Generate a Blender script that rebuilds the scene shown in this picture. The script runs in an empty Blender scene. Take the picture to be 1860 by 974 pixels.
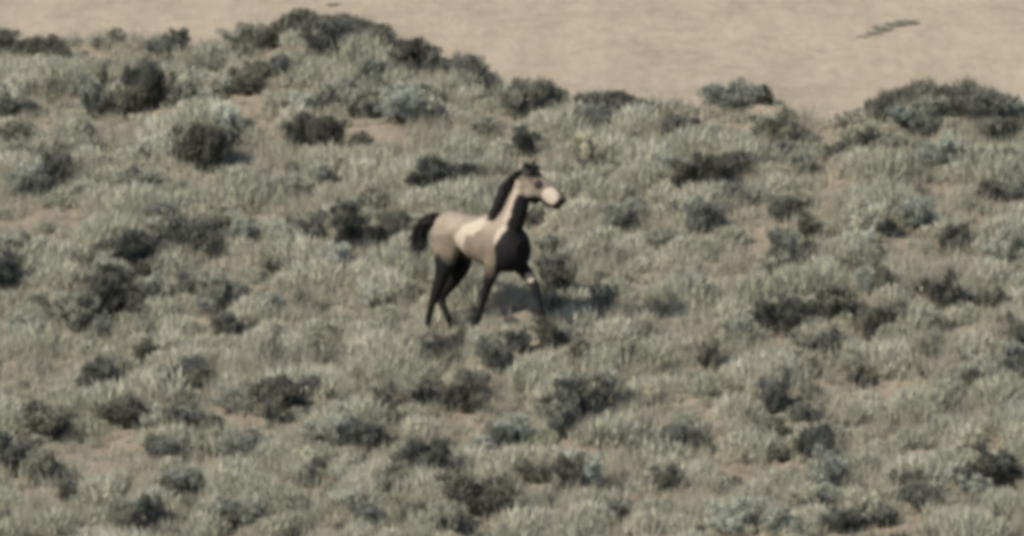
import bpy, math, random
import numpy as np
from mathutils import Vector, Matrix

R = math.radians
rng = np.random.default_rng(11)
random.seed(11)
scene = bpy.context.scene
COL = scene.collection

# ------------------------------------------------------------------ camera, sky, sun, exposure
THETA = R(13.0)                 # the lens looks down at the hillside
DIST, PPM = 100.0, 170.0        # metres to the horse, photo pixels per metre there
W, H = 1860.0, 974.0
CDIR = np.array([0, math.cos(THETA), -math.sin(THETA)])
CUP = np.array([0, math.sin(THETA), math.cos(THETA)])
CRIGHT = np.array([1.0, 0, 0])
AIM = CRIGHT*(W/2-874.2)/PPM + CUP*(604.9-H/2)/PPM
CAM = AIM - CDIR*DIST
cd = bpy.data.cameras.new('camera'); cam = bpy.data.objects.new('camera', cd); COL.objects.link(cam)
cam.location = CAM; cam.rotation_euler = (math.pi/2-THETA, 0, 0)
cd.sensor_width = 36; cd.lens = 36*DIST*PPM/W; cd.clip_start = 1; cd.clip_end = 12000
scene.camera = cam

SUN_EL = R(43); SUN_AZ = np.array([-0.84, -0.46]); SUN_AZ /= np.linalg.norm(SUN_AZ)
world = bpy.data.worlds.new('World'); scene.world = world; world.use_nodes = True
wn = world.node_tree
sky = wn.nodes.new('ShaderNodeTexSky'); sky.sky_type = 'NISHITA'; sky.sun_disc = False
sky.sun_elevation = SUN_EL; sky.sun_rotation = math.atan2(SUN_AZ[0], SUN_AZ[1])
sky.dust_density = 1.6; sky.air_density = 1.0
bg = wn.nodes['Background']; bg.inputs['Strength'].default_value = 0.10
wn.links.new(sky.outputs[0], bg.inputs['Color'])
ld = bpy.data.lights.new('sun', 'SUN'); ld.energy = 4.6; ld.angle = R(0.55); ld.color = (1.0, 0.93, 0.815)
sun = bpy.data.objects.new('sun', ld); COL.objects.link(sun)
sd = Vector((SUN_AZ[0]*math.cos(SUN_EL), SUN_AZ[1]*math.cos(SUN_EL), math.sin(SUN_EL)))
sun.rotation_euler = sd.to_track_quat('Z', 'Y').to_euler(); sun.location = sd*60
vs = scene.view_settings
vs.view_transform = 'Standard'; vs.look = 'None'; vs.exposure = 0.42; vs.gamma = 1; vs.use_curve_mapping = False
scene.render.engine = 'CYCLES'
scene.cycles.use_denoising = True
scene.cycles.pixel_filter_type = 'BLACKMAN_HARRIS'; scene.cycles.filter_width = 5.0   # a soft long lens
scene.cycles.max_bounces = 5

# ------------------------------------------------------------------ helpers
def mesh_np(name, verts, faces, smooth=False):
    """faces: (n,k) int array, all the same size"""
    verts = np.asarray(verts, dtype=np.float32); faces = np.asarray(faces, dtype=np.int32)
    n, k = faces.shape
    me = bpy.data.meshes.new(name)
    me.vertices.add(len(verts)); me.vertices.foreach_set('co', verts.ravel())
    me.loops.add(n*k); me.loops.foreach_set('vertex_index', faces.ravel())
    me.polygons.add(n); me.polygons.foreach_set('loop_start', np.arange(0, n*k, k, dtype=np.int32))
    me.polygons.foreach_set('use_smooth', np.full(n, smooth, dtype=bool))
    me.update(calc_edges=True); me.validate()
    return me
def color_attr(me, cols, name='tint'):
    a = me.color_attributes.new(name, 'FLOAT_COLOR', 'POINT')
    c = np.ones((len(me.vertices), 4), dtype=np.float32); c[:, :3] = cols
    a.data.foreach_set('color', c.ravel())
def link(name, me, mat=None, parent=None):
    o = bpy.data.objects.new(name, me); COL.objects.link(o)
    if mat is not None and not me.materials: me.materials.append(mat)
    o.parent = parent
    return o
def tag(o, label=None, cat=None, group=None, kind=None):
    for k, v in (('label', label), ('category', cat), ('group', group), ('kind', kind)):
        if v: o[k] = v
    return o

def noise2(x, y, scale, seed, octaves=3):
    """cheap smooth noise in -1..1: sums of rotated sines with warped phase"""
    r = np.random.default_rng(seed); out = 0; amp = 1; tot = 0
    for o in range(octaves):
        s = 0
        for k in range(5):
            a = r.uniform(0, 2*math.pi); f = 2*math.pi/scale*(2**o)*r.uniform(.6, 1.5)
            s = s + np.sin((x*math.cos(a)+y*math.sin(a))*f + r.uniform(0, 6.28)
                           + 1.3*np.sin((x*math.sin(a)-y*math.cos(a))*f*.63 + r.uniform(0, 6.28)))
        out = out + amp*s/2.6; tot += amp; amp *= .5
    return np.clip(out/tot, -1, 1)

# ------------------------------------------------------------------ terrain shape
ALPHA, SLAT, Z0 = math.tan(R(7.5)), 0.085, -0.10
def base_h(x, y):
    yy = np.where(y < 0, 40*np.tanh(y/40), y)
    return Z0 + ALPHA*yy + SLAT*9*np.tanh(x/9)
def px_ray(px, py):
    d = CDIR + CRIGHT*((np.asarray(px, float)-W/2)/PPM/DIST)[..., None] - CUP*((np.asarray(py, float)-H/2)/PPM/DIST)[..., None]
    return d
def hit(px, py, hf):
    """march the rays of photo pixels onto the ground"""
    d = px_ray(px, py); lo = np.full(d.shape[:-1], 84.0); hi = lo.copy(); done = np.zeros(lo.shape, bool)
    t = lo.copy()
    for i in range(700):
        t2 = t+.1
        p = CAM + d*t2[..., None]
        below = p[..., 2] < hf(p[..., 0], p[..., 1])
        new = below & ~done
        lo = np.where(new, t, lo); hi = np.where(new, t2, hi); done |= below; t = t2
    for i in range(12):
        m = (lo+hi)/2; p = CAM + d*m[..., None]; b = p[..., 2] < hf(p[..., 0], p[..., 1])
        hi = np.where(b, m, hi); lo = np.where(b, lo, m)
    return CAM + d*hi[..., None]
def to_px(p):
    v = np.asarray(p) - CAM; z = v@CDIR
    return W/2 + (v@CRIGHT)/z*DIST*PPM, H/2 - (v@CUP)/z*DIST*PPM

LIPX = np.array([-900, -300, 0, 160, 300, 400, 520, 640, 800, 900, 1000, 1120, 1250, 1400, 1500, 1600, 1700, 1860, 2150, 2700])
LIPY = np.array([40, 60, 68, 74, 80, 84, 84, 88, 128, 152, 180, 186, 196, 214, 226, 214, 212, 226, 235, 215])
LIPW = hit(LIPX, LIPY, base_h)
def lip_y(x):
    return np.interp(x, LIPW[:, 0], LIPW[:, 1])
MOUNDS = []
for px, base, top, sx in ((650, 88, 46, 120), (560, 86, 62, 70), (1728, 213, 168, 112), (1110, 188, 180, 40)):
    p = hit(np.array([px]), np.array([base]), base_h)[0]
    MOUNDS.append((p[0], p[1]-.35, (base-top)/PPM, sx/PPM, 1.1))
FLAT_Z = -1.6
def height(x, y):
    x = np.asarray(x, float); y = np.asarray(y, float)
    h = base_h(x, y)
    for mx, my, mh, sx, sy in MOUNDS:
        h = h + mh*np.exp(-.5*(((x-mx)/sx)**2 + ((y-my)/sy)**2))
    near = np.exp(-(x**2+y**2)/900)
    h = h + near*(.05*noise2(x, y, 2.3, 5, 2) + .016*noise2(x, y, .55, 6, 2))
    loc = np.exp(-((x-.05)/1.3)**2-(y/1.2)**2)
    h = h + loc*(-.135 + .33/(1+np.exp(-(x+.05)/.16)))
    t = np.maximum(0, y - lip_y(x))
    h = h - .55*t*t/(t+.35) - ALPHA*t
    flat = FLAT_Z + .03*noise2(x, y, 4, 8, 3)*np.exp(-(x**2+(y-25)**2)/6000)
    k = .25; m = np.clip(.5+.5*(h-flat)/k, 0, 1)
    hf = flat*(1-m)+h*m + k*m*(1-m)
    return np.where(t > 0, hf, h)

# ------------------------------------------------------------------ materials
def new_mat(name, rough=.9, spec=.2):
    m = bpy.data.materials.new(name); m.use_nodes = True
    b = m.node_tree.nodes['Principled BSDF']; b.inputs['Roughness'].default_value = rough
    b.inputs['Specular IOR Level'].default_value = spec
    return m, m.node_tree, b
def n_noise(nt, scale, detail=4, rough=.55, coord=None):
    n = nt.nodes.new('ShaderNodeTexNoise'); n.inputs['Scale'].default_value = scale
    n.inputs['Detail'].default_value = detail; n.inputs['Roughness'].default_value = rough
    if coord is not None: nt.links.new(coord, n.inputs['Vector'])
    return n
def n_ramp(nt, fac, stops):
    r = nt.nodes.new('ShaderNodeValToRGB'); e = r.color_ramp.elements
    while len(e) < len(stops): e.new(.5)
    for el, (p, c) in zip(e, stops): el.position = p; el.color = (*c, 1)
    nt.links.new(fac, r.inputs[0]); return r
def n_mix(nt, fac, a, b, mode='MIX'):
    m = nt.nodes.new('ShaderNodeMix'); m.data_type = 'RGBA'; m.blend_type = mode
    for s, v in ((m.inputs[0], fac), (m.inputs[6], a), (m.inputs[7], b)):
        if hasattr(v, 'is_linked'): nt.links.new(v, s)
        elif isinstance(v, (int, float)): s.default_value = v
        else: s.default_value = (*v, 1)
    return m.outputs[2]

def ground_material():
    m, nt, b = new_mat('dry_soil', .95, .1)
    geo = nt.nodes.new('ShaderNodeNewGeometry'); pos = geo.outputs['Position']
    att = nt.nodes.new('ShaderNodeAttribute'); att.attribute_name = 'flat'
    big = n_noise(nt, 1.1, 5, .6, pos); fine = n_noise(nt, 14, 5, .65, pos); grit = n_noise(nt, 70, 3, .6, pos)
    soil = n_ramp(nt, big.outputs[0], [(.3, (.168, .146, .112)), (.5, (.208, .179, .136)), (.72, (.25, .212, .162))])
    soil = n_mix(nt, .5, soil.outputs[0], n_ramp(nt, fine.outputs[0], [(.3, (.15, .13, .096)), (.65, (.265, .224, .168))]).outputs[0])
    # the flat beyond: pale dry silt with faint drifts that run with the wind
    mp = nt.nodes.new('ShaderNodeMapping'); mp.inputs['Scale'].default_value = (.8, .22, 1); mp.inputs['Rotation'].default_value = (0, 0, R(12))
    nt.links.new(pos, mp.inputs['Vector'])
    dr = n_noise(nt, 1.6, 6, .62, mp.outputs[0])
    pan = n_ramp(nt, dr.outputs[0], [(.34, (.265, .223, .168)), (.5, (.325, .274, .206)), (.62, (.372, .313, .237))])
    mp2 = nt.nodes.new('ShaderNodeMapping'); mp2.inputs['Scale'].default_value = (1, .3, 1); nt.links.new(pos, mp2.inputs['Vector'])
    gr = n_noise(nt, 7, 6, .75, mp2.outputs[0])
    pan = n_mix(nt, .45, pan.outputs[0], n_ramp(nt, gr.outputs[0], [(.36, (.24, .203, .15)), (.64, (.395, .333, .252))]).outputs[0])
    mp3 = nt.nodes.new('ShaderNodeMapping'); mp3.inputs['Scale'].default_value = (.3, .5, 1); mp3.inputs['Rotation'].default_value = (0, 0, R(-9)); nt.links.new(pos, mp3.inputs['Vector'])
    ln = n_noise(nt, 1.0, 4, .6, mp3.outputs[0])        # thin darker crusts where water once stood
    crust = n_ramp(nt, ln.outputs[0], [(.475, (1, 1, 1)), (.5, (.70, .69, .67)), (.525, (1, 1, 1))])
    pan = n_mix(nt, .45, pan, crust.outputs[0], 'MULTIPLY')
    nt.links.new(n_mix(nt, att.outputs['Fac'], soil, pan), b.inputs['Base Color'])
    bm = nt.nodes.new('ShaderNodeBump'); bm.inputs['Strength'].default_value = .7; bm.inputs['Distance'].default_value = .03
    add = nt.nodes.new('ShaderNodeMath'); add.operation = 'MULTIPLY_ADD'; add.inputs[1].default_value = .5
    nt.links.new(grit.outputs[0], add.inputs[0]); nt.links.new(fine.outputs[0], add.inputs[2])
    nt.links.new(add.outputs[0], bm.inputs['Height']); nt.links.new(bm.outputs[0], b.inputs['Normal'])
    return m

def leaf_material(name, use_object=True):
    """colour = tint of the single leaf (attribute) times the colour of the shrub (object colour)"""
    m, nt, b = new_mat(name, .75, .25)
    att = nt.nodes.new('ShaderNodeAttribute'); att.attribute_name = 'tint'
    col = att.outputs['Color']
    if use_object:
        oi = nt.nodes.new('ShaderNodeObjectInfo')
        col = n_mix(nt, 1.0, col, oi.outputs['Color'], 'MULTIPLY')
    nt.links.new(col, b.inputs['Base Color'])
    tr = nt.nodes.new('ShaderNodeBsdfTranslucent'); nt.links.new(col, tr.inputs['Color'])
    mx = nt.nodes.new('ShaderNodeMixShader'); mx.inputs[0].default_value = .3
    nt.links.new(b.outputs[0], mx.inputs[1]); nt.links.new(tr.outputs[0], mx.inputs[2])
    nt.links.new(mx.outputs[0], nt.nodes['Material Output'].inputs['Surface'])
    return m
def attr_material(name, attr, rough=.7, spec=.3, bump=None):
    m, nt, b = new_mat(name, rough, spec)
    att = nt.nodes.new('ShaderNodeAttribute'); att.attribute_name = attr
    tc = nt.nodes.new('ShaderNodeTexCoord')
    n = n_noise(nt, 28, 4, .6, tc.outputs['Object'])
    g = n_ramp(nt, n.outputs[0], [(.3, (.86, .86, .86)), (.7, (1.08, 1.06, 1.04))])
    nt.links.new(n_mix(nt, 1.0, att.outputs['Color'], g.outputs[0], 'MULTIPLY'), b.inputs['Base Color'])
    if bump:
        bm = nt.nodes.new('ShaderNodeBump'); bm.inputs['Strength'].default_value = bump; bm.inputs['Distance'].default_value = .01
        nt.links.new(n.outputs[0], bm.inputs['Height']); nt.links.new(bm.outputs[0], b.inputs['Normal'])
    return m
def plain_material(name, c1, c2, scale=20, rough=.85, spec=.2, bump=.4):
    m, nt, b = new_mat(name, rough, spec)
    tc = nt.nodes.new('ShaderNodeTexCoord'); n = n_noise(nt, scale, 5, .6, tc.outputs['Object'])
    nt.links.new(n_ramp(nt, n.outputs[0], [(.3, c1), (.7, c2)]).outputs[0], b.inputs['Base Color'])
    bm = nt.nodes.new('ShaderNodeBump'); bm.inputs['Strength'].default_value = bump; bm.inputs['Distance'].default_value = .02
    nt.links.new(n.outputs[0], bm.inputs['Height']); nt.links.new(bm.outputs[0], b.inputs['Normal'])
    return m
M_GROUND = ground_material()
M_LEAF = leaf_material('sage_leaf'); M_COVER = leaf_material('low_sage_leaf', False); M_GRASS = leaf_material('dry_grass_blade', False)
M_STEM = plain_material('sage_bark', (.07, .06, .05), (.16, .14, .115), 30)
M_ROCK = plain_material('pale_rock', (.36, .33, .28), (.55, .51, .44), 9)
M_COAT = attr_material('horse_coat', 'coat', .75, .12, .15)
M_HAIR = plain_material('black_hair', (.008, .008, .009), (.018, .017, .017), 40, .55, .35, .2)
M_HOOF = plain_material('hoof_horn', (.02, .018, .016), (.05, .045, .04), 30, .6)
M_EYE = plain_material('horse_eye', (.004, .004, .004), (.008, .007, .006), 10, .1, .6, 0)

# ------------------------------------------------------------------ ground: one sheet to the horizon
def axis(lo, hi, step, far, grow=1.22):
    a = list(np.arange(lo, hi+1e-6, step)); s = step; v = a[-1]; up = []
    while v < far: s *= grow; v += s; up.append(v)
    s = step; v = a[0]; dn = []
    while v > -far: s *= grow; v -= s; dn.append(v)
    return np.array(dn[::-1]+a+up)
gx = axis(-9.5, 9.5, .075, 4000); gy = axis(-10, 17, .075, 4000)
GX, GY = np.meshgrid(gx, gy)
GZ = height(GX, GY)
nx, ny = len(gx), len(gy)
idx = np.arange(nx*ny).reshape(ny, nx)
q = np.stack([idx[:-1, :-1], idx[:-1, 1:], idx[1:, 1:], idx[1:, :-1]], -1).reshape(-1, 4)
me = mesh_np('ground', np.stack([GX, GY, GZ], -1).reshape(-1, 3), q, True)
fl = np.clip((GY - lip_y(GX) - .05 + .25*noise2(GX, GY, .8, 3, 2))/.5, 0, 1).ravel()
color_attr(me, np.repeat(fl[:, None], 3, 1), 'flat')
ground = link('ground', me, M_GROUND); tag(ground, kind='structure')

# ------------------------------------------------------------------ leaf cards
def leaves(pos, direc, length, width, tri=False):
    """one small four-cornered leaf per row, folded along direc; returns verts (n*4,3), faces"""
    n = len(pos)
    d = direc/np.linalg.norm(direc, axis=1, keepdims=True)
    r = rng.normal(size=(n, 3)); s = np.cross(d, r); s /= np.linalg.norm(s, axis=1, keepdims=True)
    L = np.broadcast_to(np.asarray(length, float), (n,))[:, None]; Wd = np.broadcast_to(np.asarray(width, float), (n,))[:, None]
    if tri:
        v = np.stack([pos + s*Wd, pos - s*Wd, pos + d*L], 1).reshape(-1, 3)
        return v, np.arange(n*3).reshape(n, 3)
    a = pos; b = pos + d*L*.55 + s*Wd; c = pos + d*L; e = pos + d*L*.55 - s*Wd
    v = np.stack([a, b, c, e], 1).reshape(-1, 3)
    return v, np.arange(n*4).reshape(n, 4)

def tube(path, radii, sides=5):
    path = np.asarray(path, float); n = len(path); V = []
    for i in range(n):
        t = path[min(i+1, n-1)]-path[max(i-1, 0)]; t /= np.linalg.norm(t)
        u = np.cross(t, [.31, .95, .1]); u /= np.linalg.norm(u); w = np.cross(t, u)
        for k in range(sides):
            a = 2*math.pi*k/sides; V.append(path[i]+radii[i]*(u*math.cos(a)+w*math.sin(a)))
    F = [[i*sides+k, i*sides+(k+1) % sides, (i+1)*sides+(k+1) % sides, (i+1)*sides+k] for i in range(n-1) for k in range(sides)]
    return np.array(V), np.array(F)
def joined(parts):
    V, F, o = [], [], 0
    for v, f in parts: V.append(v); F.append(f+o); o += len(v)
    return np.concatenate(V), np.concatenate(F)

def make_shrub(style):
    """a unit sagebrush: about 1 m across, 0.8-1 m tall, base at the origin"""
    ns = {'round': 11, 'upright': 9, 'sprawling': 13, 'sparse': 10}[style]
    hgt = {'round': .62, 'upright': .82, 'sprawling': .46, 'sparse': .6}[style]*rng.uniform(.88, 1.15)
    stems, P, D, TW = [], [], [], []
    tips = []
    for i in range(ns):
        a = 2*math.pi*(i+rng.uniform(-.35, .35))/ns; lean = rng.uniform(.12, .48)
        hh = hgt*rng.uniform(.62, 1.05)*(1.12-.75*max(0, lean-.25))
        p = [np.array([rng.uniform(-.05, .05), rng.uniform(-.05, .05), -.06])]
        for k in range(1, 5):
            f = k/4
            p.append(np.array([math.cos(a)*lean*f**.8, math.sin(a)*lean*f**.8, hh*f**1.15]) + rng.normal(0, .02, 3))
        stems.append(tube(p, np.linspace(.028, .008, 5), 5))
        for k in (2, 3, 4):
            for j in range(3 if k < 4 else 2):
                e = p[k] + rng.normal(0, .085, 3)*np.array([1, 1, .7]) + np.array([0, 0, .035])
                e[2] = max(e[2], .1)
                stems.append(tube([p[k-1], (p[k-1]+e)/2+rng.normal(0, .015, 3), e], [.011, .008, .004], 4)); tips.append(e)
    tips = np.array(tips)
    if style == 'sparse': tips = tips[rng.uniform(0, 1, len(tips)) < .4]     # half dead, bare grey twigs showing
    lop = rng.uniform(0, 6.28); tips = tips[(np.cos(np.arctan2(tips[:, 1], tips[:, 0])-lop) < .75) | (rng.uniform(0, 1, len(tips)) < .35)]
    for e in tips:                                      # a leafy clump at every twig end
        n = int(rng.uniform(46, 80)); r = rng.uniform(.065, .125)
        off = rng.normal(0, 1, (n, 3)); off *= (r*rng.uniform(.2, 1, (n, 1))**.5)/np.linalg.norm(off, axis=1, keepdims=True)
        P.append(e+off*np.array([1, 1, 1.1])); D.append(off/r*.55 + np.array([0, 0, 1.15]) + rng.normal(0, .3, (n, 3)))
        TW.append(np.where(rng.uniform(0, 1, n) < .28, 2.2, 1.0)*rng.uniform(.7, 1.5))
    P = np.concatenate(P); D = np.concatenate(D); TW = np.concatenate(TW)
    v1, f1 = leaves(P, D, rng.uniform(.07, .15, len(P)), rng.uniform(.007, .013, len(P)))
    t1 = np.repeat(TW*rng.uniform(.85, 1.12, len(P)), 4)
    hi = tips[tips[:, 2] > np.quantile(tips[:, 2], .35)]  # pale seed stalks standing above the leaves
    sp = hi[rng.integers(0, len(hi), 560)] + rng.normal(0, .055, (560, 3))
    sdv = np.stack([rng.normal(0, .16, 560), rng.normal(0, .16, 560), np.ones(560)], 1)
    v2, f2 = leaves(sp, sdv, rng.uniform(.10, .24, 560), rng.uniform(.005, .010, 560))
    V, F = joined([(v1, f1), (v2, f2)])
    tint = np.concatenate([np.stack([t1, t1, t1*.98], 1), np.tile([2.6, 2.45, 2.2], (len(v2), 1))])
    fm = mesh_np('foliage_'+style, V, F); color_attr(fm, tint); fm.materials.append(M_LEAF)
    sm = mesh_np('stem_'+style, *joined(stems), True); sm.materials.append(M_STEM)
    return fm, sm
SHRUBS = {s: [make_shrub(s) for _ in range(k)] for s, k in (('round', 7), ('upright', 5), ('sprawling', 6), ('sparse', 3))}

# ------------------------------------------------------------------ the sagebrush one can tell apart (photo x, y, radius of its dark heart)
HEARTS = [
 (5,78,16),(40,92,11),(112,110,19),(75,92,14),(330,76,15),(298,88,14),(383,123,24),(402,102,14),(487,76,19),(445,72,19),(560,58,13),(595,52,12),
 (605,80,24),(480,127,18),(520,132,12),(450,160,18),(415,162,11),(500,190,11),(547,190,12),(595,190,14),(150,160,16),(185,165,10),(175,197,20),
 (232,196,20),(278,172,28),(10,187,25),(345,180,20),(415,227,20),(30,250,16),(45,285,20),(82,285,12),(150,242,10),(275,277,14),(322,240,12),
 (375,282,34),(408,258,14),(553,250,20),(597,262,22),(585,316,18),(105,322,14),(640,46,18),(690,66,15),(650,84,16),(682,88,14),(745,100,26),
 (782,108,18),(850,122,18),(872,130,14),(675,150,22),(630,178,18),(652,200,16),(766,185,16),(738,202,22),(782,212,14),(886,246,11),(1085,212,22),
 (1118,184,12),(965,184,23),(1008,182,16),(945,196,14),(958,270,17),(925,275,11),(1228,232,20),(1062,290,20),(1130,300,13),(1210,302,16),
 (628,270,9),(662,268,11),(790,330,26),(850,318,11),(1338,188,24),(1382,176,16),(1252,230,13),(1415,247,24),(1443,258,14),(1430,278,13),
 (1332,300,22),(1300,316,22),(1462,310,12),(1542,226,11),(1590,212,9),(1570,256,16),(1627,262,14),(1652,216,20),(1682,232,20),(1702,206,16),
 (1764,192,20),(1792,214,20),(1722,172,9),(1712,290,20),(1767,296,16),(1800,242,14),(1836,242,13),(1830,205,18),
 (52,340,20),(78,352,14),(265,341,22),(235,351,13),(160,352,12),(290,395,12),(306,390,12),(286,419,10),(395,410,22),(342,440,26),(446,433,16),
 (40,450,13),(12,463,16),(76,470,14),(146,470,9),(250,476,26),(282,491,14),(200,509,14),(266,502,10),(10,526,18),(32,520,11),(205,561,26),
 (75,556,11),(282,546,14),(355,531,14),(402,546,18),(432,546,13),(380,561,10),(490,566,12),(146,591,20),(45,603,16),(190,608,12),(270,606,10),
 (500,486,14),(562,501,14),(520,446,18),(570,436,18),(617,481,16),(630,436,22),(420,611,14),(585,631,14),(266,649,12),(540,347,12),
 (85,776,22),(112,770,12),(190,700,20),(236,756,25),(300,771,14),(340,771,18),(390,791,12),(345,691,24),(360,712,10),(430,736,16),(460,716,14),
 (516,726,20),(561,706,16),(492,761,12),(450,822,22),(286,821,14),(312,831,13),(556,871,12),(571,851,14),(336,886,16),(308,900,14),
 (20,841,22),(80,861,18),(125,901,10),(240,958,22),(272,941,18),(420,946,18),(456,936,10),(526,821,9),(602,801,20),
 (905,660,18),(928,672,12),(768,722,20),(700,747,14),(680,762,12),(845,732,22),(852,706,15),(882,726,9),(630,786,14),(665,801,20),(706,799,12),
 (780,851,22),(625,866,14),(720,891,16),(732,906,11),(676,938,14),(640,923,10),(870,918,28),(820,955,18),(880,816,12),(910,806,14),(942,796,16),
 (970,866,15),(1048,748,26),(1028,772,20),(1000,756,11),(1102,726,18),(1040,716,13),(1090,801,10),(1040,886,16),(1062,876,18),(1170,726,12),
 (1180,816,18),(1226,816,18),(1210,876,17),(1250,800,10),(1130,896,9),(1120,930,10),
 (1275,341,24),(1252,352,14),(1326,366,12),(1376,361,11),(1275,411,20),(1302,400,10),(1430,386,16),(1452,370,14),(1416,346,9),(1470,426,12),
 (1430,471,18),(1456,486,12),(1415,491,12),(1566,446,12),(1520,396,9),(1590,416,18),(1670,406,16),(1740,446,14),(1800,351,11),(1853,356,12),
 (1812,466,14),(1840,450,14),(1585,521,16),(1602,531,13),(1540,501,12),(1515,561,20),(1630,526,9),(1680,519,9),(1722,551,20),(1746,546,10),
 (1626,576,14),(1690,591,14),(1810,561,12),(1425,591,20),(1375,571,9),(1530,596,10),(1580,606,16),(1466,636,14),(1515,636,17),(1350,616,12),
 (1556,641,10),(1266,536,14),(1250,521,12),(1252,591,9),(1280,471,9),(1850,641,16),
 (1315,715,15),(1290,666,12),(1332,662,9),(1400,741,14),(1395,791,18),(1456,661,12),(1430,691,14),(1554,692,14),(1470,766,17),(1496,821,20),
 (1516,836,10),(1256,811,14),(1366,811,9),(1416,831,10),(1686,756,10),(1756,756,9),(1770,691,18),(1730,716,12),(1792,691,11),(1836,666,18),
 (1850,746,11),(1786,796,9),(1576,846,9),(1632,836,7),(1505,891,19),(1495,911,13),(1466,921,12),(1655,886,17),(1682,911,18),(1740,871,10),
 (1790,872,21),(1822,866,18),(1770,896,14),(1570,936,19),(1602,946,13),(1530,956,15),(1350,941,16),(1326,964,13),(1415,956,15),
 (798,634,16),(772,644,11),(876,628,12),(945,630,14),(992,626,12),(1024,614,10),(1010,525,20),(1002,456,14),(1132,402,18),(1113,416,11),
 (702,421,14),(680,546,14),(722,408,16),(1160,381,13),(1195,440,12),(1100,560,12),(1150,640,14),(1060,640,12),(700,610,11),(655,640,12),
]
HEARTS = [h for i, h in enumerate(HEARTS) if h[2] > 9]
hp = np.array(HEARTS, float)
base = hit(hp[:, 0]-.25*hp[:, 2], hp[:, 1]+.8*hp[:, 2], height)

ROWS = [(150, 'along the crest'), (262, 'just below the crest'), (375, 'level with the horse\'s head'), (500, 'level with the horse\'s body'),
        (625, 'level with the horse\'s legs'), (735, 'just below the horse'), (850, 'on the lower slope'), (2000, 'along the bottom edge')]
COLS = [(190, 'at the far left'), (420, 'on the left'), (680, 'left of centre'), (1040, 'in the middle'), (1560, 'right of centre'), (1600, 'on the right'), (3000, 'at the far right')]
def cell(x, y):
    return next(t for l, t in ROWS if y < l), next(t for l, t in COLS if x < l)
def lip_px(x): return float(np.interp(x, LIPX, LIPY))
cells = {}
for i, (x, y, r) in enumerate(HEARTS): cells.setdefault(cell(x, y), []).append(i)
ORD = ['first', 'second', 'third', 'fourth', 'fifth', 'sixth', 'seventh', 'eighth', 'ninth', 'tenth', 'eleventh', 'twelfth', 'thirteenth', 'fourteenth']
shrub_label = {}
for (rt, ct), ids in cells.items():
    ids = sorted(ids, key=lambda i: HEARTS[i][0])
    for k, i in enumerate(ids):
        which = 'only one' if len(ids) == 1 else ('leftmost' if k == 0 else 'rightmost' if k == len(ids)-1 else ORD[k]+' from left')
        size = 'big' if HEARTS[i][2] >= 20 else 'small' if HEARTS[i][2] < 12 else 'mid-sized'
        shrub_label[i] = f'{size} sagebrush {rt}, {ct}, {which} there'
DARKEST = {(958,270),(790,330),(205,561),(1048,748),(870,918),(1790,872),(1822,866),(630,436),(236,756),(516,726),(1275,341),(1332,300),(375,282),(278,172),
           (1762,190),(665,801),(780,851),(845,732),(1010,525),(945,630),(992,626),(798,634),(1515,636),(1722,551),(1496,821),(250,476),(553,250),(597,262)}
for i, (x, y, r) in enumerate(HEARTS):
    style = random.choice(['round']*4+['upright']*2+['sprawling']*4+['sparse'])
    if y < lip_px(x)+30 or ((x, y) in DARKEST and style == 'sparse'): style = 'round'
    fm, sm = random.choice(SHRUBS[style])
    rad = (r*1.5+7)/PPM                               # metres, half the width
    root = bpy.data.objects.new('sagebrush', None); COL.objects.link(root)
    root.empty_display_size = .1
    root.location = base[i] - np.array([0, 0, .01])
    s = rad*2/1.0
    root.scale = (s*random.uniform(.8, 1.4), s*random.uniform(.8, 1.25), s*random.uniform(.75, 1.25)*(.8 if y < lip_px(x)+45 else 1))
    root.rotation_euler = (random.uniform(-.1, .1), random.uniform(-.1, .1), random.uniform(0, 6.28))
    tag(root, shrub_label[i], 'shrub', 'sagebrush on the hillside')
    fo = link('foliage', fm, None, root); tag(fo, kind='stuff')
    st = link('stem', sm, None, root)
    d = random.random(); w = random.uniform(-1, 1)
    a = .078 + .19*d**1.2
    if (x, y) in DARKEST: a = .068
    if (x, r) in ((1338, 24), (965, 23), (445, 19)): a = .135
    elif (x, y) not in DARKEST and y < lip_px(x)+32: a *= .7                       # crest sage darkened, the humps' shaded slopes put into its colour
    fo.color = (a*(1.0+.05*w), a*1.04, a*(.89-.05*w), 1)

# ------------------------------------------------------------------ low pale sage and dry grass: cover nobody could count
BARE = np.array([(430,205,95,30),(500,250,60,18),(230,240,55,22),(100,398,85,28),(420,345,85,16),(290,462,40,18),(430,480,60,18),(490,540,60,13),
 (240,602,40,18),(170,842,110,32),(60,896,60,22),(430,775,60,22),(850,765,60,24),(950,690,40,36),(690,245,75,26),(868,290,34,18),(1380,450,45,50),
 (1310,510,60,36),(1560,350,85,22),(1650,430,60,13),(1740,490,80,22),(1300,850,90,28),(1080,822,28,28),(1290,770,28,28),(1590,722,60,42),
 (1480,700,22,28),(1570,882,60,18),(1160,925,40,36),(1500,262,28,40),(1480,632,28,14),(930,575,60,12),(1050,580,40,14),(1440,205,40,14),(1490,218,60,12)], float)
def bare_amount(px, py):
    d = ((px[:, None]-BARE[:, 0])/BARE[:, 2])**2 + ((py[:, None]-BARE[:, 1])/BARE[:, 3])**2
    return np.exp(-np.min(d, 1)**1.5)
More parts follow.
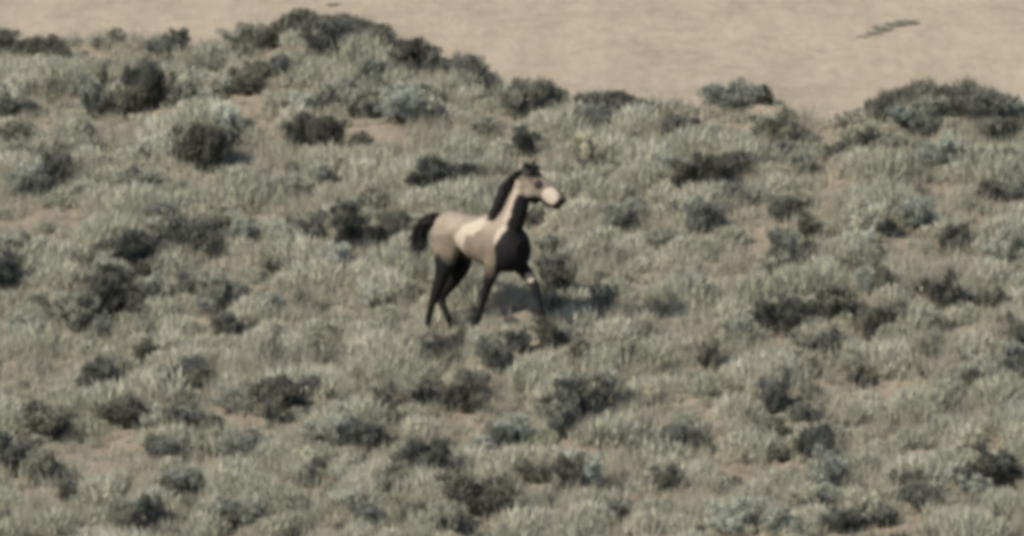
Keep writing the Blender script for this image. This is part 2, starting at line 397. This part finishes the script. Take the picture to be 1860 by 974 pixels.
def scatter(n, seed, thresh, bare=1.05, nz=.75):
    x = rng.uniform(-9, 9, n); y = rng.uniform(-9, 16, n)
    keep = y < lip_y(x)-.02
    x, y = x[keep], y[keep]; z = height(x, y); p = np.stack([x, y, z], 1)
    px, py = to_px(p)
    dens = .5+nz*noise2(x, y, 1.5, seed, 3) - bare*bare_amount(px, py) + thresh
    keep = rng.uniform(0, 1, len(x)) < dens
    p = p[keep]
    out = ((np.abs(p[:, 0]) < 6.6))                     # thinner beyond the picture
    return p[out | (rng.uniform(0, 1, len(p)) < .5)]
def cover_mesh(name, pts, per, spread, tall, length, width, palette, upright, mat):
    n = len(pts); sc = (.45+.95*rng.uniform(0, 1, n)**1.4)*1.1*(.8+.35*noise2(pts[:, 0], pts[:, 1], 2.2, 77, 2))
    c = np.repeat(pts, per, 0); s = np.repeat(sc, per)[:, None]
    off = rng.normal(0, 1, (n*per, 3)); off[:, 2] = np.abs(off[:, 2]); off /= np.linalg.norm(off, axis=1, keepdims=True)
    off *= rng.uniform(.15, 1, (n*per, 1))**.5
    pos = c + off*np.array([spread, spread, tall])*s
    d = off*np.array([1, 1, .4])*(1-upright) + np.array([0, 0, upright+.2]) + rng.normal(0, .28, (n*per, 3))
    v, f = leaves(pos, d, rng.uniform(.6, 1.2, n*per)*length*s[:, 0], rng.uniform(.7, 1.3, n*per)*width, True)
    pal = np.array(palette); k = rng.uniform(0, len(pal)-1.001, n); i0 = k.astype(int); w = (k-i0)[:, None]
    tc = pal[i0]*(1-w)+pal[i0+1]*w
    tint = np.repeat(np.repeat(tc, per, 0)*rng.uniform(.85, 1.12, (n*per, 1)), 3, 0)
    me = mesh_np(name, v, f); color_attr(me, tint); return link(name, me, mat)
pts = scatter(4300, 52, .16, 1.0, .8)
pts = pts[pts[:, 1] < lip_y(pts[:, 0])-.7]
px_, py_ = to_px(pts)
hd_ = np.min(np.hypot((px_[:, None]-hp[:, 0]), (py_[:, None]-hp[:, 1]-.6*hp[:, 2])*1.3)/hp[:, 2], 1)
pts = pts[hd_ > 1.3]
hx_, hy_ = to_px(pts); pts = pts[~((hx_ > 735) & (hx_ < 1030) & (hy_ > 560) & (hy_ < 665))]   # room for the horse's legs
o = cover_mesh('pale_sage', pts, 640, .27, .20, .10, .0085, [(.34, .34, .26), (.42, .415, .325), (.50, .49, .395), (.46, .445, .35)], .82, M_COVER)
tag(o, 'soft pale sage bushes merging into one another between the darker shrubs', 'sage', kind='stuff')
pts = scatter(4600, 88, -.10, .9, 1.0)                # smaller dusky sage, too many to tell apart
e = []
for a, b in ((500, 900), (1055, 1160), (1590, 1862)):  # and a low dark fringe on the humps of the crest
    qx = rng.uniform(a, b, int((b-a)*.55)); wx = np.interp(qx, LIPX, LIPW[:, 0]); e.append(np.stack([wx, lip_y(wx)-rng.uniform(.0, .45, len(wx))], 1))
e = np.concatenate(e); e = np.column_stack([e, height(e[:, 0], e[:, 1])])
o = cover_mesh('dusky_sage', np.concatenate([pts, e]), 150, .13, .13, .07, .0095, [(.065, .068, .056), (.10, .103, .084), (.15, .15, .12), (.11, .11, .088)], .6, M_COVER)
tag(o, 'small dusky sage scattered through the paler cover and along the crest', 'sage', kind='stuff')
pts = scatter(7500, 41, .1, .9)
o = cover_mesh('low_sage', pts, 70, .13, .085, .10, .008, [(.34, .34, .26), (.42, .415, .325), (.50, .49, .395), (.46, .445, .35)], .8, M_COVER)
tag(o, 'low pale grey-green sage growing between the bigger shrubs', 'ground cover', kind='stuff')
pts = scatter(60000, 63, .42, .62, .55)
px_, py_ = to_px(pts)
keep = np.concatenate([np.min(np.hypot((a[:, None]-hp[:, 0]+.2*hp[:, 2]), (b[:, None]-hp[:, 1]-.9*hp[:, 2])*1.5)/hp[:, 2], 1) for a, b in zip(np.array_split(px_, 20), np.array_split(py_, 20))]) > 1.05
pts = pts[keep | (rng.uniform(0, 1, len(pts)) < .5)]
o = cover_mesh('dry_grass', pts, 15, .10, .03, .21, .0042, [(.30, .295, .225), (.38, .365, .285), (.45, .425, .34), (.40, .38, .295), (.33, .33, .26)], .86, M_GRASS)
tag(o, 'thin bleached dry grass between the shrubs', 'grass', kind='stuff')

# ------------------------------------------------------------------ scattered things on the flat beyond the crest
flat_spots = []
for k, w in enumerate(('first', 'second', 'third', 'fourth', 'fifth', 'sixth', 'seventh', 'eighth', 'ninth')):
    f = k/8; flat_spots.append((1492+155*f+random.uniform(-4, 4), 89-51*f+random.uniform(-3, 3), 5+8*f**1.5,
        f'low grey-green tuft, {w} from left in the slanted streak on the upper right flat'))
flat_spots += [
 (1600,46,10,'low grey-green tuft just above the slanted streak on the upper right flat'),
 (547,16,10,'dark tuft on the tan flat, left one of the pair above the left mound'),
 (606,6,9,'dark tuft at the top edge, right one of the pair above the left mound'),
 (350,56,9,'flat tuft beyond the crest on the left, left one of a pair'),
 (374,60,8,'flat tuft beyond the crest on the left, right one of a pair'),
 (1502,172,6,'thin tuft on the flat, upper of two left of the right mound'),
 (1502,194,7,'thin tuft on the flat, lower of two left of the right mound'),
 (1105,137,4,'tiny tuft on the flat above the middle crest, left of three in a line'),
 (1140,142,4,'tiny tuft on the flat above the middle crest, middle of three in a line'),
 (1170,146,4,'tiny tuft on the flat above the middle crest, right of three in a line'),
 (1755,118,6,'faint small tuft on the tan flat straight above the right mound')]
def tuft_mesh():
    n = 420; off = rng.normal(0, 1, (n, 3)); off[:, 2] = np.abs(off[:, 2])*.25; off /= np.linalg.norm(off, axis=1, keepdims=True)
    off *= rng.uniform(.1, 1, (n, 1))**.6
    v, f = leaves(off*np.array([.5, .5, .18]), off*.5+np.array([0, 0, .8])+rng.normal(0, .3, (n, 3)), rng.uniform(.2, .42, n), rng.uniform(.018, .035, n))
    me = mesh_np('tuft', v, f); t = np.repeat(rng.uniform(.8, 1.15, n), 4); color_attr(me, np.stack([t, t, t], 1)); me.materials.append(M_LEAF); return me
TUFTS = [tuft_mesh() for _ in range(4)]
fb = hit(np.array([f[0] for f in flat_spots]), np.array([f[1] for f in flat_spots])+3.0, height)
for (x, y, r, lab), b in zip(flat_spots, fb):
    o = link('grass_tuft', random.choice(TUFTS)); o.location = b-np.array([0, 0, .02])
    s = r*2.4/PPM; o.scale = (s*1.5, s*1.6, s*.75); o.rotation_euler = (0, 0, random.uniform(0, 6.28))
    tag(o, lab, 'grass tuft', 'low plants on the tan flat')
    a = .20 if 'dark' in lab else random.uniform(.30, .36); o.color = (a, a*.99, a*.78, 1)

# ------------------------------------------------------------------ pale stones and a dead stick
def rock_mesh(seed):
    import bmesh
    bm = bmesh.new(); bmesh.ops.create_icosphere(bm, subdivisions=2, radius=1)
    r = random.Random(seed); ax = [Vector((r.uniform(-1, 1), r.uniform(-1, 1), r.uniform(-1, 1))).normalized() for _ in range(9)]
    for v in bm.verts:
        n = v.co.normalized(); lim = min(r2/max(.12, n.dot(a)) for a, r2 in [(a, .72) for a in ax] if n.dot(a) > .1) if any(n.dot(a) > .1 for a in ax) else 1
        v.co = n*min(1.05, lim); v.co.z *= .62
    me = bpy.data.meshes.new('rock'); bm.to_mesh(me); bm.free(); return me
for k, (x, y, r, lab) in enumerate([(171,195,6,'small white stone in the dark sagebrush at upper left'),
        (200,299,8,'pale flat stone at the left, below the upper bare patch'),
        (1282,456,9,'pale stone on the bare soil right of the horse'),
        (1725,682,8,'pale stone at the right, above the lower right shrubs')]):
    b = hit(np.array([x]), np.array([y]), height)[0]
    o = link('stone', rock_mesh(k), M_ROCK); o.location = b+np.array([0, 0, .012]); s = r/PPM; o.scale = (s*1.3, s, s); o.rotation_euler = (0, 0, k*1.3)
    tag(o, lab, 'stone', 'pale stones on the hillside')

# ------------------------------------------------------------------ the young horse
PHI = R(46); CPH, SPH = math.cos(PHI), math.sin(PHI)
def J(cx, cy, y):
    """a joint seen at (cx,cy) of the 2.214x study of the horse, y metres left of its midline -> horse space"""
    u = (cx-430)*.002657; v = (830-cy)*.002657
    x = (u - y*SPH)/CPH; d = -x*SPH + y*CPH
    return np.array([x, y, (v - d*math.sin(THETA))/math.cos(THETA)])
def loft(path, rad, up=(0, 0, 1), sides=18):
    """closed tube; rad = (half depth in the up direction, half width)"""
    path = np.asarray(path, float); n = len(path); V, F = [], []
    for i in range(n):
        t = path[min(i+1, n-1)]-path[max(i-1, 0)]; t /= np.linalg.norm(t)
        u = np.array(up, float); u -= t*u.dot(t); u /= np.linalg.norm(u); w = np.cross(t, u)
        for k in range(sides):
            a = 2*math.pi*k/sides; V.append(path[i]+rad[i][0]*math.cos(a)*u+rad[i][1]*math.sin(a)*w)
    for i in range(n-1):
        for k in range(sides):
            F.append((i*sides+k, i*sides+(k+1) % sides, (i+1)*sides+(k+1) % sides, (i+1)*sides+k))
    for e, ring in ((path[0], 0), (path[-1], n-1)):
        c = len(V); V.append(e)
        for k in range(sides):
            a, b = ring*sides+k, ring*sides+(k+1) % sides
            F.append((b, a, c) if ring == 0 else (a, b, c))
    return V, F
def refine(path, rad, m=4):
    """Catmull-Rom through the joints"""
    P = np.asarray(path, float); Q = np.array([r if isinstance(r, tuple) else (r, r) for r in rad], float)
    A = np.hstack([P, Q]); n = len(A); out = []
    for i in range(n-1):
        p0, p1, p2, p3 = A[max(i-1, 0)], A[i], A[i+1], A[min(i+2, n-1)]
        for k in range(m):
            t = k/m; out.append(.5*((2*p1)+(-p0+p2)*t+(2*p0-5*p1+4*p2-p3)*t*t+(-p0+3*p1-3*p2+p3)*t**3))
    out.append(A[-1]); out = np.array(out)
    return out[:, :3], np.maximum(out[:, 3:], .008)
solid = []
# trunk: buttock, croup, loin, barrel, girth, shoulder, breast  (x, centre z, half height, half width)
TR = [(-.655, 1.03, .07, .06), (-.60, 1.04, .155, .13), (-.48, 1.045, .205, .185), (-.34, 1.055, .205, .20), (-.18, 1.055, .20, .19),
      (0, 1.03, .252, .215), (.15, 1.035, .29, .215), (.29, 1.03, .297, .215), (.43, 1.01, .28, .21), (.56, 1.0, .225, .185), (.655, 1.0, .12, .11)]
p, r = refine([(a, 0, c) for a, c, _, _ in TR], [(h, w) for _, _, h, w in TR]); solid.append(loft(p, r, sides=28))
# neck and head
NB, N1, N2, N3 = np.array([.26, 0, 1.10]), J(548, 385, 0), J(580, 300, .0), J(603, 228, .005)
p, r = refine([NB, N1, N2, N3], [(.25, .13), (.175, .10), (.138, .08), (.108, .072)]); solid.append(loft(p, r, (1, 0, .2), 22))
POLL, EYE, MID, MUZ, NOSE = J(616, 212, .01), J(648, 242, .035), J(698, 272, .08), J(736, 303, .12), J(753, 319, .14)
HUP = (.45, .2, .85)
p, r = refine([POLL-np.array([.03, 0, -.01]), POLL, EYE, MID, MUZ, NOSE], [(.05, .05), (.10, .075), (.135, .098), (.115, .082), (.094, .072), (.070, .058)])
solid.append(loft(p, r, HUP, 20))
CH = J(628, 276, -.02); CH2 = J(648, 286, .07)
for c in (CH, CH2):                                     # round jaws
    p, r = refine([c-(.06, 0, .0), c, c+(.07, 0, -.01)], [.03, .082, .035]); solid.append(loft(p, r, HUP, 14))
for s in (-1, 1):                                       # ears
    e0 = POLL + np.array([.02, s*.045, .05]); e1 = e0+np.array([.005, s*.012, .075]); e2 = e1+np.array([.02, s*.004, .075])
    p, r = refine([e0, e1, e2], [.024, .031, .010]); solid.append(loft(p, r, (1, 0, 0), 10))
HOOVES = []
def leg(pts, rad, y):
    P = [np.asarray(q, float) for q in pts]
    p, r = refine(P, rad, 4); solid.append(loft(p, r, (1, 0, .1), 14))
    HOOVES.append((P[-2], P[-1]))
# fore: shoulder, elbow, forearm, knee, cannon, fetlock, pastern
leg([(.34, -.14, 1.05), J(480, 545, -.125), J(462, 612, -.12), J(446, 672, -.115), J(434, 715, -.112), J(415, 768, -.11), J(403, 800, -.11)],
    [(.14, .08), (.115, .08), (.076, .058), (.052, .046), (.037, .032), (.044, .039), (.034, .032)], -.12)
leg([(.40, .13, 1.04), J(572, 535, .12), J(610, 588, .12), J(645, 642, .12), J(658, 690, .12), J(671, 754, .12), J(679, 784, .12)],
    [(.14, .08), (.12, .08), (.078, .058), (.056, .047), (.036, .032), (.042, .038), (.033, .032)], .12)
# hind: hip, stifle, gaskin, hock, cannon, fetlock, pastern
leg([(-.43, -.13, 1.06), J(287, 505, -.13), J(272, 590, -.13), J(246, 670, -.125), J(228, 725, -.125), J(213, 790, -.12), J(207, 818, -.12)],
    [(.20, .10), (.175, .10), (.096, .07), (.066, .05), (.042, .036), (.041, .037), (.033, .032)], -.13)
leg([(-.43, .12, 1.06), J(340, 545, .12), J(312, 618, .125), J(268, 682, .125), J(281, 735, .12), J(305, 790, .12), J(315, 822, .12)],
    [(.20, .10), (.16, .095), (.088, .066), (.066, .05), (.042, .036), (.041, .037), (.033, .032)], .13)
V, F = [], []
for v, f in solid:
    o = len(V); V += [tuple(q) for q in v]; F += [tuple(i+o for i in ff) for ff in f]
raw = bpy.data.meshes.new('horse_raw'); raw.from_pydata(V, [], F); raw.update()
tmp = bpy.data.objects.new('horse_tmp', raw); COL.objects.link(tmp)
m = tmp.modifiers.new('r', 'REMESH'); m.mode = 'VOXEL'; m.voxel_size = .011
m = tmp.modifiers.new('s', 'SMOOTH'); m.factor = .5; m.iterations = 4
bpy.context.view_layer.update()
body_me = bpy.data.meshes.new_from_object(tmp.evaluated_get(bpy.context.evaluated_depsgraph_get()))
body_me.name = 'horse_body'; bpy.data.objects.remove(tmp); bpy.data.meshes.remove(raw)
n = len(body_me.vertices); co = np.empty(n*3, np.float32); body_me.vertices.foreach_get('co', co); co = co.reshape(-1, 3).astype(float)
body_me.polygons.foreach_set('use_smooth', np.ones(len(body_me.polygons), bool))
body_me.materials.clear()
# coat: tan bay with white patches and black points, plus shade painted in
def chain_d(pts):
    d = np.full(n, 9.0)
    for a, b in zip(pts[:-1], pts[1:]):
        ab = b-a; t = np.clip(((co-a)@ab)/ab.dot(ab), 0, 1); d = np.minimum(d, np.linalg.norm(co-a-t[:, None]*ab, axis=1))
    return d
_u = (x_ := co[:, 0])*CPH + co[:, 1]*SPH; _d = -x_*SPH + co[:, 1]*CPH; _v = co[:, 2]*math.cos(THETA) + _d*math.sin(THETA)
_cx = 430+_u/.002657; _cy = 830-_v/.002657
def S(cx, cy):
    """the point of the near side of the coat at (cx,cy) of the study"""
    dd = np.hypot(_cx-cx, _cy-cy); k = np.where(dd < max(6, dd.min()+2))[0]
    return co[k[np.argmin(_d[k])]]
def sm(v, lo, hi):
    t = np.clip((v-lo)/(hi-lo), 0, 1); return t*t*(3-2*t)
wob = .018*noise2(co[:, 0]+co[:, 1], co[:, 2], .25, 21, 3) + .008*noise2(co[:, 0]-co[:, 1], co[:, 2], .05, 22, 2)
x, y, z = co[:, 0], co[:, 1], co[:, 2]
tan = np.array([.160, .130, .100]); pale = np.array([.238, .200, .160]); white = np.array([.36, .308, .25]); black = np.array([.012, .012, .012]); dark = np.array([.010, .010, .010])  # dark is the painted shade of breast and neck
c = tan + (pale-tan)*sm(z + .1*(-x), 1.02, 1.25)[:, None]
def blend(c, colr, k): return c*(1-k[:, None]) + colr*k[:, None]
c = blend(c, tan*.55, sm(.88-z+wob, 0, .10)*(z > .6)*.8)  # belly darkened underneath, its shade put into the coat
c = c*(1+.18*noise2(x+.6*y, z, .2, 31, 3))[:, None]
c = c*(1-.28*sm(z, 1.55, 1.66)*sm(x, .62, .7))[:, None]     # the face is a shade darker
right = sm(-y, -.03, .03)
fl = chain_d([S(420, 388), S(362, 415), S(336, 455), S(352, 505), S(388, 540)])
c = blend(c, white, sm(.078-fl+wob*.9, -.022, .026)*right)
nk = chain_d([S(564, 272), S(550, 325), S(526, 385), S(492, 456)])
c = blend(c, white, sm(.052-nk+wob*.5, -.012, .014))
breast_shade = (x-.255-.06*sm(z, 1.1, 1.25)) + (y+.055-.03*sm(z, 1.1, 1.25))*1.1 - .42*np.clip(z-1.05, 0, 1) + wob          # shade painted onto the breast and front of the neck
c = blend(c, dark, sm(breast_shade, -.015, .03)*sm(z, .5, .6)*sm(1.66-z, 0, .05))
lg = .70 - z + .10*np.abs(noise2(x, y, .3, 5, 2)) + .12*sm(-x, .2, .4)
c = blend(c, black, sm(lg, 0, .10))
ff = np.linalg.norm(co-S(620, 606), axis=1); c = blend(c, white*.85, sm(.058-ff, -.01, .015))
fa = np.linalg.norm(co-S(700, 282), axis=1); c = blend(c, white*1.3, sm(.094-fa+wob*.6, -.010, .014))
no = np.linalg.norm(co-NOSE, axis=1); c = blend(c, black, sm(.092-no+wob*.4, -.010, .015))
ey = np.linalg.norm(co-S(660, 233), axis=1); c = blend(c, black*1.5, sm(.052-ey, -.01, .015))
face_shade = (y-.06)-(x-.85)*.2; c = blend(c, np.array([.07, .065, .06]), sm(face_shade-.03, 0, .05)*sm(z, 1.6, 1.66)*sm(-no, -.4, -.09))  # far side of the face darkened, shade put into the coat
er = sm(z, POLL[2]+.07, POLL[2]+.11)*sm(.8-x, 0, .02); c = blend(c, black, er)
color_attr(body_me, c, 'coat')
horse = bpy.data.objects.new('horse', None); COL.objects.link(horse); horse.rotation_euler = (0, 0, -PHI); horse.empty_display_size = .3
tag(horse, 'young tan and white pinto horse with black mane and tail trotting through sagebrush', 'horse')
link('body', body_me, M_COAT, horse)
for a, b in HOOVES:                                    # four hooves, flared below the pastern
    t = (b-a)/np.linalg.norm(b-a); e = b+t*.008; toe = np.array([.016, 0, -.0])
    V, F = loft([b-t*.012, e+t*.012, e+t*.05+toe], [(.030, .028), (.036, .034), (.047, .042)], (1, 0, 0), 14)
    me = bpy.data.meshes.new('hoof'); me.from_pydata([tuple(v) for v in V], [], F); me.update()
    link('hoof', me, M_HOOF, horse)
for s, q in ((-1, S(659, 233)), (1, EYE+np.array([.02, .092, .015]))):
    V, F = loft([q-(.016, 0, 0), q-(.009, 0, 0), q, q+(.009, 0, 0), q+(.016, 0, 0)], [(.004, .004), (.015, .012), (.019, .014), (.015, .012), (.004, .004)], (0, 0, 1), 10)
    me = bpy.data.meshes.new('eye'); me.from_pydata([tuple(v) for v in V], [], F); me.update(); link('eye', me, M_EYE, horse)
def strands(name, roots, mids, ends, wid, jit):
    """hair as curved ribbons from root through mid to end"""
    n = len(roots); S = 6; V = np.zeros((n, S, 2, 3)); rr = rng.normal(size=(n, 3))
    mids = mids + rng.normal(0, jit, (n, 3)); ends = ends + rng.normal(0, jit*1.5, (n, 3))
    for k in range(S):
        t = k/(S-1); c_ = (1-t)**2*roots + 2*t*(1-t)*mids + t*t*ends
        d = 2*(1-t)*(mids-roots)+2*t*(ends-mids); sd_ = np.cross(d, rr); sd_ /= np.linalg.norm(sd_, axis=1, keepdims=True)+1e-9
        w_ = wid*(1-.75*t)
        V[:, k, 0] = c_+sd_*w_; V[:, k, 1] = c_-sd_*w_
    ix = np.arange(n*S*2).reshape(n, S, 2)
    F = np.stack([ix[:, :-1, 0], ix[:, :-1, 1], ix[:, 1:, 1], ix[:, 1:, 0]], -1).reshape(-1, 4)
    return link(name, mesh_np(name, V.reshape(-1, 3), F, True), M_HAIR, horse)
def along(pts, t):
    pts = np.asarray(pts); k = np.clip(t*(len(pts)-1), 0, len(pts)-1.0001); i = k.astype(int); w = (k-i)[:, None]
    return pts[i]*(1-w)+pts[i+1]*w
# mane: rooted on the crest, falling on the near side
crest = [J(590, 182, 0), J(562, 215, 0), J(540, 262, 0), J(520, 312, 0), J(497, 345, 0)]
t = rng.uniform(0, 1, 520); ro = along(crest, t) + rng.normal(0, .012, (520, 3)) + np.array([.01, 0, -.01])
ln = (.12+.17*np.sin(np.pi*np.clip(t*.9+.1, 0, 1)))[:, None]
strands('mane', ro, ro+ln*np.array([-.42, -.22, .10]), ro+ln*np.array([-.42, -.36, -.80]), .0075, .014)
ro = along([POLL+np.array([.0, -.03, .09]), POLL+np.array([.03, .03, .09])], rng.uniform(0, 1, 260)) + rng.normal(0, .02, (260, 3))
strands('forelock', ro, ro+np.array([.04, -.02, .07]), ro+np.array([.07, -.01, -.03]), .009, .026)
tail = [J(262, 368, 0), J(205, 378, 0), J(160, 440, 0), J(155, 545, 0)]
t = rng.uniform(0, 1, 620)[:, None]
ro = np.array(tail[0])*(1-t*.45) + np.array(tail[1])*t*.45 + rng.normal(0, .022, (620, 3))
en = J(174, 474, 0) + rng.normal(0, 1, (620, 3))*np.array([.05, .05, .065])
mi = J(172, 380, 0) + rng.normal(0, 1, (620, 3))*np.array([.045, .04, .05])
strands('tail', ro, mi, en, .009, .01)
